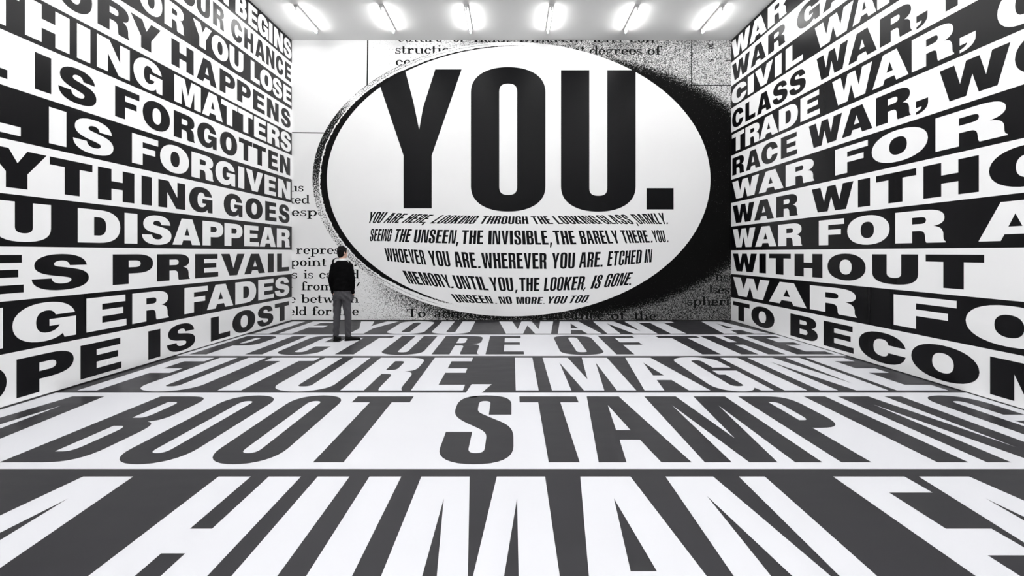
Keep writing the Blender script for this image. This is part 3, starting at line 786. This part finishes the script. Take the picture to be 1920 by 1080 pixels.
for s in (-1, 1):
    P = ARM[s]
    capsule(bm, (P[0][0] * .93, 0, 1.42), P[1], .043, .038); capsule(bm, P[1], P[2], .038, .027)
    w = Vector(P[2]); h = Vector(P[3])
    capsule(bm, w, h, .026, .036)                          # palm
    dirv = (h - w).normalized()
    for k in range(4):                                     # fingers inside the pocket
        off = Vector((0, -.030 + .021 * k, 0))
        a = h + off + dirv * .02; b_ = a + dirv * (.045 - .004 * abs(k - 1.5)) + Vector((-s * .004, 0, 0)); c = b_ + dirv * .030 + Vector((-s * .014, .0, 0))
        capsule(bm, a, b_, .0095, .009, 8); capsule(bm, b_, c, .009, .0075, 8)
    a = w + Vector((0, .03, -.02)); capsule(bm, a, a + Vector((0, .028, -.035)), .011, .010, 8); capsule(bm, a + Vector((0, .028, -.035)), a + Vector((-s * .01, .034, -.062)), .010, .008, 8)
    Q = LEG[s]
    capsule(bm, Q[0], Q[1], .078, .052); capsule(bm, Q[1], Q[2], .05, .034)
    fd = Vector((0, 1, 0)) if s < 0 else Vector((math.sin(math.radians(58)), math.cos(math.radians(58)), 0))
    capsule(bm, Vector(Q[2]) - Vector((0, 0, .045)), Vector(Q[2]) - Vector((0, 0, .05)) + fd * .13, .033, .026)
body = fuse('body', bm, SKIN, person, .007, 3)

bm = bmesh.new()       # short dark hair: cap over the skull, lower at the nape
ball(bm, hp(0, -.012, .026), (.084, .098, .105), HR)
ball(bm, hp(0, -.045, -.03), (.068, .058, .075), HR)
for s in (-1, 1): ball(bm, hp(s * .066, .0, .0), (.014, .03, .045), HR)
rnd = random.Random(4)
for k in range(26):
    a = rnd.uniform(0, 6.28); e = rnd.uniform(.2, 1.3)
    ball(bm, hp(.08 * math.cos(a) * math.cos(e), -.01 + .09 * math.sin(a) * math.cos(e), .03 + .1 * math.sin(e)), (.018, .022, .014), HR)
hair = fuse('hair', bm, HAIR, person, .007, 2)

bm = bmesh.new()       # shirt collar standing out of the sweater
loft(bm, [(0, .0, 1.49, .066, .058), (0, .002, 1.53, .074, .068), (0, .004, 1.562, .071, .067), (0, .006, 1.585, .064, .062)])
fuse('shirt_collar', bm, SHIRT, person, .006, 1)

bm = bmesh.new()       # sweater
loft(bm, [(0, 0, .955, .162, .115), (0, 0, .985, .168, .122), (0, 0, 1.02, .172, .124), (.0, 0, 1.15, .168, .120), (0, 0, 1.30, .180, .125), (0, 0, 1.42, .182, .115),
          (0, 0, 1.475, .160, .10), (0, 0, 1.515, .118, .085), (0, .002, 1.545, .078, .07)], 28)
for s in (-1, 1):
    P = ARM[s]
    capsule(bm, (P[0][0] * .95, 0, 1.435), P[1], .062, .054)
    e_ = Vector(P[2]) + (Vector(P[3]) - Vector(P[2])) * .1
    capsule(bm, P[1], e_, .053, .036)
def rumple(co):
    z = co.z
    d = .0025 * math.sin(z * 46 + co.x * 14) + .0018 * math.sin(z * 90 - co.x * 31 + co.y * 20)
    r = Vector((co.x, co.y, 0)); l = max(r.length, .02)
    return co + r / l * d
sweater = fuse('sweater', bm, KNIT, person, .009, 3, rumple)

bm = bmesh.new()       # trousers
loft(bm, [(.005, 0, .80, .155, .105), (.006, -.004, .87, .166, .118), (.005, 0, .95, .160, .112), (.004, 0, 1.0, .150, .104)], 28)
for s in (-1, 1):
    Q = LEG[s]
    capsule(bm, (Q[0][0], 0, .86), (Q[0][0] + s * .003, 0, .68), .087, .082, 18)
    capsule(bm, (Q[0][0] + s * .003, 0, .68), Q[1], .082, .067, 18)
    capsule(bm, Q[1], (Q[2][0], -.004, .14), .067, .057, 18)
    capsule(bm, (Q[2][0], -.004, .14), (Q[2][0], -.004, .105), .057, .058, 18)
    h = ARM[s][3]; ball(bm, (h[0] * .96, h[1] - .012, .84), (.042, .06, .085))          # hand in the pocket
def creases(co):
    z = co.z
    amp = .0035 + .004 * math.exp(-((z - .80) / .12) ** 2) + .004 * math.exp(-((z - .14) / .08) ** 2)
    d = amp * math.sin(z * 52 + abs(co.x) * 60) + .0025 * math.sin(z * 31 - co.x * 90)
    return co + Vector((math.copysign(.6, co.x - (.0 if z > .75 else 0)) * d, -d, 0))
trousers = fuse('trousers', bm, TROU, person, .008, 3, creases)
# belt line and back pockets as raised seams
bm = bmesh.new()
for s in (-1, 1):
    ball(bm, (s * .075, -.112, .885), (.05, .008, .006)); ball(bm, (s * .075, -.113, .80), (.045, .008, .004))
fuse('pocket_seam', bm, TROU, person, .004, 1)

def shoe(s):
    Q = LEG[s]; base = Vector((Q[2][0], -.02, 0))
    ang = 0 if s < 0 else math.radians(-62)
    R3 = Matrix.Rotation(ang, 4, 'Z')
    bm = bmesh.new()
    rings = [(-.055, .006, .02, .045), (-.05, .03, .032, .085), (-.01, .037, .05, .105), (.04, .04, .05, .095), (.09, .045, .038, .07), (.15, .049, .03, .056), (.205, .042, .026, .048), (.235, .022, .02, .034)]
    n = 16; prev = None
    for (y, w, hgt, top) in rings:
        vs_ = []
        for i in range(n):
            a = 2 * math.pi * i / n
            xx = w * math.cos(a); zz = .006 + (top) * (0.5 + 0.5 * math.sin(a))
            vs_.append(bm.verts.new(base + (R3 @ Vector((xx, y, zz)))))
        if prev:
            for i in range(n): bm.faces.new((prev[i], prev[(i + 1) % n], vs_[(i + 1) % n], vs_[i]))
        else: bm.faces.new(vs_[::-1])
        prev = vs_
    bm.faces.new(prev)
    o = fuse('shoe', bm, SHOE, person, .005, 2)
    outline = [(-.036, -.05), (-.02, -.062), (.02, -.062), (.036, -.05), (.036, .04), (.05, .13), (.046, .2), (.022, .238), (-.022, .238), (-.046, .2), (-.05, .13), (-.036, .04)]
    p3 = lambda zz: (lambda a, b: tuple(base + (R3 @ Vector((a, b, zz)))))
    so = prism('sole', outline, p3(0.0), p3(.016), SOLE, o)
    return o
shoe(-1); shoe(1)
